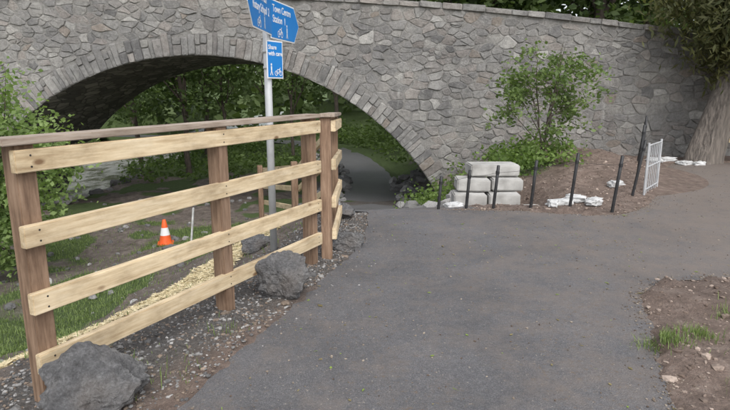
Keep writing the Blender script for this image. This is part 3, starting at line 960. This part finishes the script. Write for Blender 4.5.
A = posts[0] - fd * .075; B = posts[2] + fd * .06
def screw(p, nrm, nm):
    V_, F_ = [], []
    tube([p - nrm * .004, p + nrm * .0015], [.005, .005], V_, F_, 8); F_.append(tuple(range(8, 16)))
    mesh_obj(nm, [tuple(Vector(v_) - fence.location) for v_ in V_], F_, M_black, fence)
def rails(A, B, n_, zA, zB, tag, off=.0725, w=.10, screws=False):
    for i, zr in enumerate((1.255, .905, .555, .245)):
        a = A + n_ * off + Vector((0, 0, zA + zr + rgx.uniform(-.008, .008))); b_ = B + n_ * off + Vector((0, 0, zB + zr + rgx.uniform(-.008, .008)))
        box('rail_%s_%d' % (tag, i + 1), (b_ - a).length, .043, w, M_rail, fence, (a + b_) / 2, b_ - a)
        if screws:
            for p in posts:
                t_ = (p - A).dot(fd) / (B - A).length
                for dz in (-.028, .026):
                    screw(a.lerp(b_, t_) + n_ * .0215 + Vector((0, 0, dz)), n_, 'screw')
rails(A, B, fn, 0, 0, 'main', w=.108, screws=True)
a = A - fd * .05 + fn * .02 + Vector((0, 0, 1.353)); b_ = B + fn * .02 + Vector((0, 0, 1.353))
box('cap_board', (b_ - a).length, .15, .034, M_cap, fence, (a + b_) / 2, b_ - a)
P3 = Vector((-.36, 5.12, 0)); P4 = Vector((-.36, 6.35, 0)); P5 = Vector((-1.15, 9.0, 0))
d2 = (P4 - P3).normalized(); n2 = Vector((d2.y, -d2.x, 0))
post(P3, -.35, 1.335, 'post_4', n2); post(P4, -.5, 1.30, 'post_5', n2)
rails(P3 - d2 * .05, P4 + d2 * .05, n2, 0, -.05, 'side', w=.1)
a = P3 - d2 * .08 + n2 * .02 + Vector((0, 0, 1.353)); b_ = P4 + d2 * .07 + n2 * .02 + Vector((0, 0, 1.303))
box('cap_board_side', (b_ - a).length, .14, .034, M_cap, fence, (a + b_) / 2, b_ - a)
d3 = (P5 - P4).normalized(); n3 = Vector((d3.y, -d3.x, 0))
post(P5, -1.6, .42, 'post_6', n3)
pm = (P4 + P5) / 2; post(pm, -1.2, .86, 'post_7', n3)
rails(P4 + d3 * .06, P5, n3, -.05, -.93, 'ramp', w=.09)
P6 = Vector((-2.2, 11.6, 0)); post(P6, -2, -.0, 'post_8', n3); rails(P5 + d3 * .02, P6, n3, -.93, -1.35, 'lower', w=.09)

# ------------------------------------------------------------------ finger post
sign = empty('fingerpost_sign', (-.93, 5.5, 0))
def cyl(name, r0, r1, p0, p1, mat, parent, seg=20):
    V_, F_ = [], []
    p0 = Vector(p0); p1 = Vector(p1)
    tube([p0, p0.lerp(p1, .5), p1], [r0, (r0 + r1) / 2, r1], V_, F_, seg)
    F_.append(tuple(range(seg))[::-1]); F_.append(tuple(range(2 * seg, 3 * seg)))
    off = parent.location if parent else Vector()
    o = mesh_obj(name, [tuple(Vector(v_) - off) for v_ in V_], F_, mat, parent, smooth=True)
    return o
cyl('pole', .036, .036, (-.93, 5.5, H(-.93, 5.5) - .3), (-.93, 5.5, 2.62), M_galv, sign)
cyl('pole_cap', .041, .03, (-.93, 5.5, 2.62), (-.93, 5.5, 2.64), M_black, sign)
def plate(nm, outline, origin, udir, th=.006, inset=.012):
    u = Vector(udir).normalized(); w = Vector((0, 0, 1)); n_ = u.cross(w).normalized()
    M = Matrix((u, w, n_)).transposed().to_4x4(); M.translation = Vector(origin) - sign.location
    def slab(name, ol, z0, z1, mat):
        m_ = len(ol)
        V_ = [(p[0], p[1], z0) for p in ol] + [(p[0], p[1], z1) for p in ol]
        F_ = [tuple(range(m_))[::-1], tuple(range(m_, 2 * m_))] + [(i, (i + 1) % m_, m_ + (i + 1) % m_, m_ + i) for i in range(m_)]
        o = mesh_obj(name, V_, F_, mat, sign); o.matrix_basis = M
    slab(nm + '_backing', outline, 0, th, M_white)
    cx = sum(p[0] for p in outline) / len(outline); cy = sum(p[1] for p in outline) / len(outline)
    W_ = max(abs(p[0] - cx) for p in outline); Hh = max(abs(p[1] - cy) for p in outline)
    ins = [(cx + (p[0] - cx) * (1 - inset / W_), cy + (p[1] - cy) * (1 - inset / Hh)) for p in outline]
    slab(nm + '_face', ins, th, th + .002, M_blue)
    slab(nm + '_reverse', ins, -.002, -.0, M_galv)
    return M
def text(nm, body, M, u, v_, size):
    c = bpy.data.curves.new(nm, 'FONT'); c.body = body; c.size = size; c.extrude = .0006; c.offset = .001
    c.materials.append(M_white)
    o = bpy.data.objects.new(nm, c); link(o, sign)
    o.matrix_basis = M @ Matrix.Translation((u, v_, .0092))
def ring(nm, M, cu, cv, r, w=.007, a0_=0, a1_=6.2832, seg=22):
    V_, F_ = [], []
    for i in range(seg + 1):
        a_ = a0_ + (a1_ - a0_) * i / seg
        V_ += [(cu + (r - w) * math.cos(a_), cv + (r - w) * math.sin(a_), .0095), (cu + r * math.cos(a_), cv + r * math.sin(a_), .0095)]
        if i: b0 = 2 * i; F_.append((b0 - 2, b0 - 1, b0 + 1, b0))
    o = mesh_obj(nm, V_, F_, M_white, sign); o.matrix_basis = M
def bar(nm, M, pts, w=.007):
    V_, F_ = [], []
    for (a, b_) in zip(pts[:-1], pts[1:]):
        d = Vector((b_[0] - a[0], b_[1] - a[1])); L = d.length; d /= L; q = Vector((-d.y, d.x)) * w / 2
        b0 = len(V_)
        for p, s in ((a, -1), (b_, -1), (b_, 1), (a, 1)): V_.append((p[0] + q.x * s, p[1] + q.y * s, .0098 + .0002 * ((b0 // 4) % 3)))
        F_.append((b0, b0 + 1, b0 + 2, b0 + 3))
    o = mesh_obj(nm, V_, F_, M_white, sign); o.matrix_basis = M
def bike(M, u, v_, s=1.0):
    ring('wheel', M, u - .035 * s, v_, .024 * s, .006 * s); ring('wheel', M, u + .035 * s, v_, .024 * s, .006 * s)
    bar('frame', M, [(u - .035 * s, v_), (u - .015 * s, v_ + .035 * s), (u + .022 * s, v_ + .035 * s), (u, v_), (u - .035 * s, v_)], .007 * s)
    bar('fork', M, [(u + .035 * s, v_), (u + .02 * s, v_ + .045 * s), (u + .033 * s, v_ + .05 * s)], .007 * s)
def walker(M, u, v_, s=1.0):
    ring('head', M, u, v_ + .075 * s, .011 * s, .0109 * s)
    bar('body', M, [(u, v_ + .06 * s), (u, v_ + .02 * s)], .020 * s)
    bar('legs', M, [(u - .018 * s, v_ - .025 * s), (u, v_ + .02 * s), (u + .018 * s, v_ - .025 * s)], .010 * s)
uL = Vector((.03, 1, 0)).normalized()
Hs = .36
LL = 1.0
oL = Vector((-.93, 5.5, 2.075)) + Vector((.045, 0, 0)) - uL * (LL - .05)
ML = plate('finger_near', [(0, Hs / 2), (.16, 0), (LL, 0), (LL, Hs), (.16, Hs)], oL, uL)
text('lettering', 'Riverside Path\nRotary School  2', ML, .17, .255, .098)
bike(ML, .40, .055, 1.3); walker(ML, .62, .06, 1.2)
uR = Vector((.16, .8, 0)).normalized()
LR = .85
oR = Vector((-.93, 5.5, 2.05)) + Vector((.045, 0, 0)) - uR * .02
MR = plate('finger_far', [(0, 0), (LR - .16, 0), (LR, Hs / 2), (LR - .16, Hs), (0, Hs)], oR, uR)
text('lettering', 'Town Centre\nStation  1', MR, .05, .25, .095)
bike(MR, .25, .055, 1.3); walker(MR, .45, .06, 1.2)
uS = Vector((.42, .8, 0)).normalized()
oS = Vector((-.93, 5.5, 1.68)) + Vector((.035, -.035, 0)) - uS * .06
MS = plate('share_plate', [(0, 0), (.25, 0), (.25, .35), (0, .35)], oS, uS)
text('lettering', 'Share\nwith care', MS, .02, .27, .057)
bike(MS, .17, .05, 1.0); walker(MS, .06, .055, 1.0)
for zc in (2.17, 2.33, 1.78, 1.93):
    cyl('clamp', .043, .043, (-.93, 5.5, zc - .012), (-.93, 5.5, zc + .012), M_galv, sign)

# ------------------------------------------------------------------ black fencing pins and line wire
PINS = [((.99, 7.45), (1.03, 7.45), .42), ((1.38, 7.5), (1.42, 7.5), .50), ((1.74, 7.45), (1.79, 7.45), .57), ((2.24, 7.42), (2.29, 7.42), .64),
        ((2.77, 7.42), (2.83, 7.4), .74), ((3.20, 7.1), (3.28, 7.1), .74), ((3.95, 8.15), (4.08, 8.15), .84), ((5.38, 11.0), (5.48, 11.0), 1.05), ((4.62, 9.4), (4.66, 9.4), .98),
        ((5.05, 10.2), (5.08, 10.2), 1.02)]
tops = []
for i, (b0, t0, hz) in enumerate(PINS):
    nm = 'fence_pin' if i == 0 else 'fence_pin.%03d' % i
    g = H(*b0)
    V_, F_ = [], []
    p0 = Vector((b0[0], b0[1], g - .1)); p1 = Vector((t0[0], t0[1], hz))
    tube([p0, p0.lerp(p1, .5), p1, p1 + Vector((0, 0, .006))], [.021, .021, .021, .012], V_, F_, 10)
    F_.append(tuple(range(30, 40)))
    k = p0.lerp(p1, .86)
    tops.append(k)
    tube([k - Vector((0, 0, .02)), k + Vector((0, 0, .02))], [.026, .026], V_, F_, 10)
    mesh_obj(nm, V_, F_, M_black, smooth=True)
V_, F_ = [], []
order = [0, 1, 2, 3, 4, 5, 6, 8, 9, 7]
for a_, b_ in zip(order[:-1], order[1:]):
    p, q = tops[a_], tops[b_]
    tube([p, p.lerp(q, .5) - Vector((0, 0, .012)), q], [.0022] * 3, V_, F_, 5)
mesh_obj('line_wire', V_, F_, M_black)

# short grey metal railing panel by the last pins
V_, F_ = [], []
a_ = Vector((4.16, 8.2, 0)); b_ = Vector((4.68, 8.85, 0))
for z in (.10, .44, .76):
    tube([a_ + Vector((0, 0, z)), b_ + Vector((0, 0, z))], [.011] * 2, V_, F_, 8)
for j in range(8):
    p = a_.lerp(b_, j / 7)
    r0 = .017 if j in (0, 7) else .007
    tube([p + Vector((0, 0, -.02)), p + Vector((0, 0, .80 if j in (0, 7) else .76))], [r0, r0], V_, F_, 8)
mesh_obj('metal_railing', V_, F_, M_galv)

# ------------------------------------------------------------------ sandbags and concrete block steps
def bag(name, loc, size, rot, seed, mat=M_bag, parent=None, p=.55, rough=.13, taper=.2):
    bm = bmesh.new(); bmesh.ops.create_icosphere(bm, subdivisions=4, radius=1)
    for v_ in bm.verts:
        c = v_.co
        c = Vector([math.copysign(abs(q) ** p, q) for q in c])
        k_ = mnoise.fractal(c * 1.6 + Vector((seed * 5.3, 0, 0)), .8, 2, 5) * rough
        c = c * (1 + k_)
        v_.co = Vector((c.x * size[0], c.y * size[1], c.z * size[2] * (1 - taper * abs(c.x) ** 3)))
    bmesh.ops.rotate(bm, verts=bm.verts, cent=(0, 0, 0), matrix=Matrix.Rotation(rot, 3, 'Z'))
    me_ = bpy.data.meshes.new(name); bm.to_mesh(me_); bm.free(); me_.materials.append(mat)
    me_.polygons.foreach_set('use_smooth', [True] * len(me_.polygons))
    o = bpy.data.objects.new(name, me_); link(o, parent)
    o.location = Vector(loc) - (parent.location if parent else Vector())
    return o
SB = [((2.72, 7.62), .2, 1.0), ((2.95, 7.7), -.5, .8), ((3.12, 7.5), .9, .9), ((2.58, 7.5), 1.2, .6), ((3.9, 8.6), .4, .7), ((6.55, 12.15), .1, 1.2), ((6.2, 11.95), -.6, .9), ((6.75, 11.75), .5, 1.1), ((8.2, 11.9), -.2, 1.2),
      ((8.7, 12.0), .4, 1.1), ((7.85, 11.7), .9, .9), ((7.0, 11.65), .3, .7), ((1.28, 7.9), .5, .8)]
for i, (l, r_, s_) in enumerate(SB):
    bag('sandbag' if i == 0 else 'sandbag.%03d' % i, (l[0], l[1], H(*l) + .03), (.17 * s_, .10 * s_, .055), r_, i, rough=.38)
wall = empty('concrete_block_steps', (2.0, 8.7, -.5))
kk = 0
# (x start, count, y, z) : stepped courses, each set back and shorter than the one below
for row, (x0, cnt, yy, zz_) in enumerate([(1.48, 3, 8.35, -.50), (1.55, 3, 8.45, -.30), (1.62, 2, 8.62, -.10), (1.70, 2, 8.80, .10), (1.92, 1, 9.0, .30)]):
    for j in range(cnt):
        kk += 1
        L_ = .50 + rgx.uniform(-.03, .03)
        if row == 4: L_ = .78
        box('block_%d' % kk, L_, .44, .185, M_conc, wall, (x0 + j * .53 + (L_ / 2 - .25 if row == 4 else 0), yy + rgx.uniform(-.03, .03), zz_), (1, rgx.uniform(-.07, .07), rgx.uniform(-.02, .02)), bev=.018, rough=.006)

# ------------------------------------------------------------------ traffic cone, marker stake, wooden trestle
cx_, cy_ = -3.95, 10.7
cg = H(cx_, cy_)
cone = empty('traffic_cone', (cx_, cy_, cg))
def lathe(name, prof, mat, parent, seg=28):
    V_, F_ = [], []
    for (r_, z_) in prof:
        for k in range(seg): V_.append((r_ * math.cos(6.2832 * k / seg), r_ * math.sin(6.2832 * k / seg), z_))
    for i in range(len(prof) - 1):
        for k in range(seg):
            k2 = (k + 1) % seg; F_.append((i * seg + k, i * seg + k2, (i + 1) * seg + k2, (i + 1) * seg + k))
    return mesh_obj(name, V_, F_, mat, parent, smooth=True)
lathe('body_lower', [(.125, .03), (.118, .05), (.092, .19)], M_orange, cone)
lathe('reflective_band', [(.094, .19), (.064, .34)], M_white, cone)
lathe('body_upper', [(.062, .34), (.034, .49), (.026, .50), (.0, .50)], M_orange, cone)
bb = box('base', .30, .30, .03, M_orange, None, (0, 0, 0), (1, .3, 0)); bb.parent = cone; bb.location = (0, 0, .015)
box('marker_stake', .75, .04, .03, M_bag, None, (-3.15, 9.9, H(-3.15, 9.9) + .3), (.12, 0, 1), (1, 0, 0))
ws = empty('wooden_trestle', (8.15, 12.1, 0))
box('upright', .62, .07, .05, M_rail, ws, (7.98, 12.1, .3), (0, 0, 1), (1, 0, 0))
box('upright_2', .62, .07, .05, M_rail, ws, (8.5, 12.15, .3), (0, 0, 1), (1, 0, 0))
box('crossbar', .9, .03, .09, M_rail, ws, (8.25, 12.05, .48), (1, .05, 0))

# ------------------------------------------------------------------ light
w = bpy.data.worlds.new('World'); S.world = w; w.use_nodes = True
nt = w.node_tree; bg = nt.nodes['Background']
sky = nt.nodes.new('ShaderNodeTexSky'); sky.sky_type = 'NISHITA'; sky.sun_disc = False
el, az = rad(52), rad(160)
sky.sun_elevation = el; sky.sun_rotation = az; sky.dust_density = 3; sky.air_density = 1.0
hs = nt.nodes.new('ShaderNodeHueSaturation'); hs.inputs['Saturation'].default_value = .30; hs.inputs['Value'].default_value = 1.7
nt.links.new(sky.outputs[0], hs.inputs['Color']); nt.links.new(hs.outputs[0], bg.inputs['Color'])
bg.inputs['Strength'].default_value = .15
sd = bpy.data.lights.new('sun', 'SUN'); sd.energy = 1.1; sd.angle = rad(40); sd.color = (1, .985, .965)
so = bpy.data.objects.new('sun', sd); link(so)
dirv = Vector((math.sin(az) * math.cos(el), math.cos(az) * math.cos(el), math.sin(el)))
so.rotation_euler = dirv.to_track_quat('Z', 'Y').to_euler()

cam = bpy.data.cameras.new('camera'); cam.sensor_width = 36; cam.lens = 27.6; cam.clip_end = 1000
co = bpy.data.objects.new('camera', cam); link(co)
co.location = (0, 0, 1.6); co.rotation_euler = (rad(90 - 11.9), 0, 0)
S.camera = co
S.view_settings.view_transform = 'Standard'; S.view_settings.look = 'None'; S.view_settings.exposure = 0
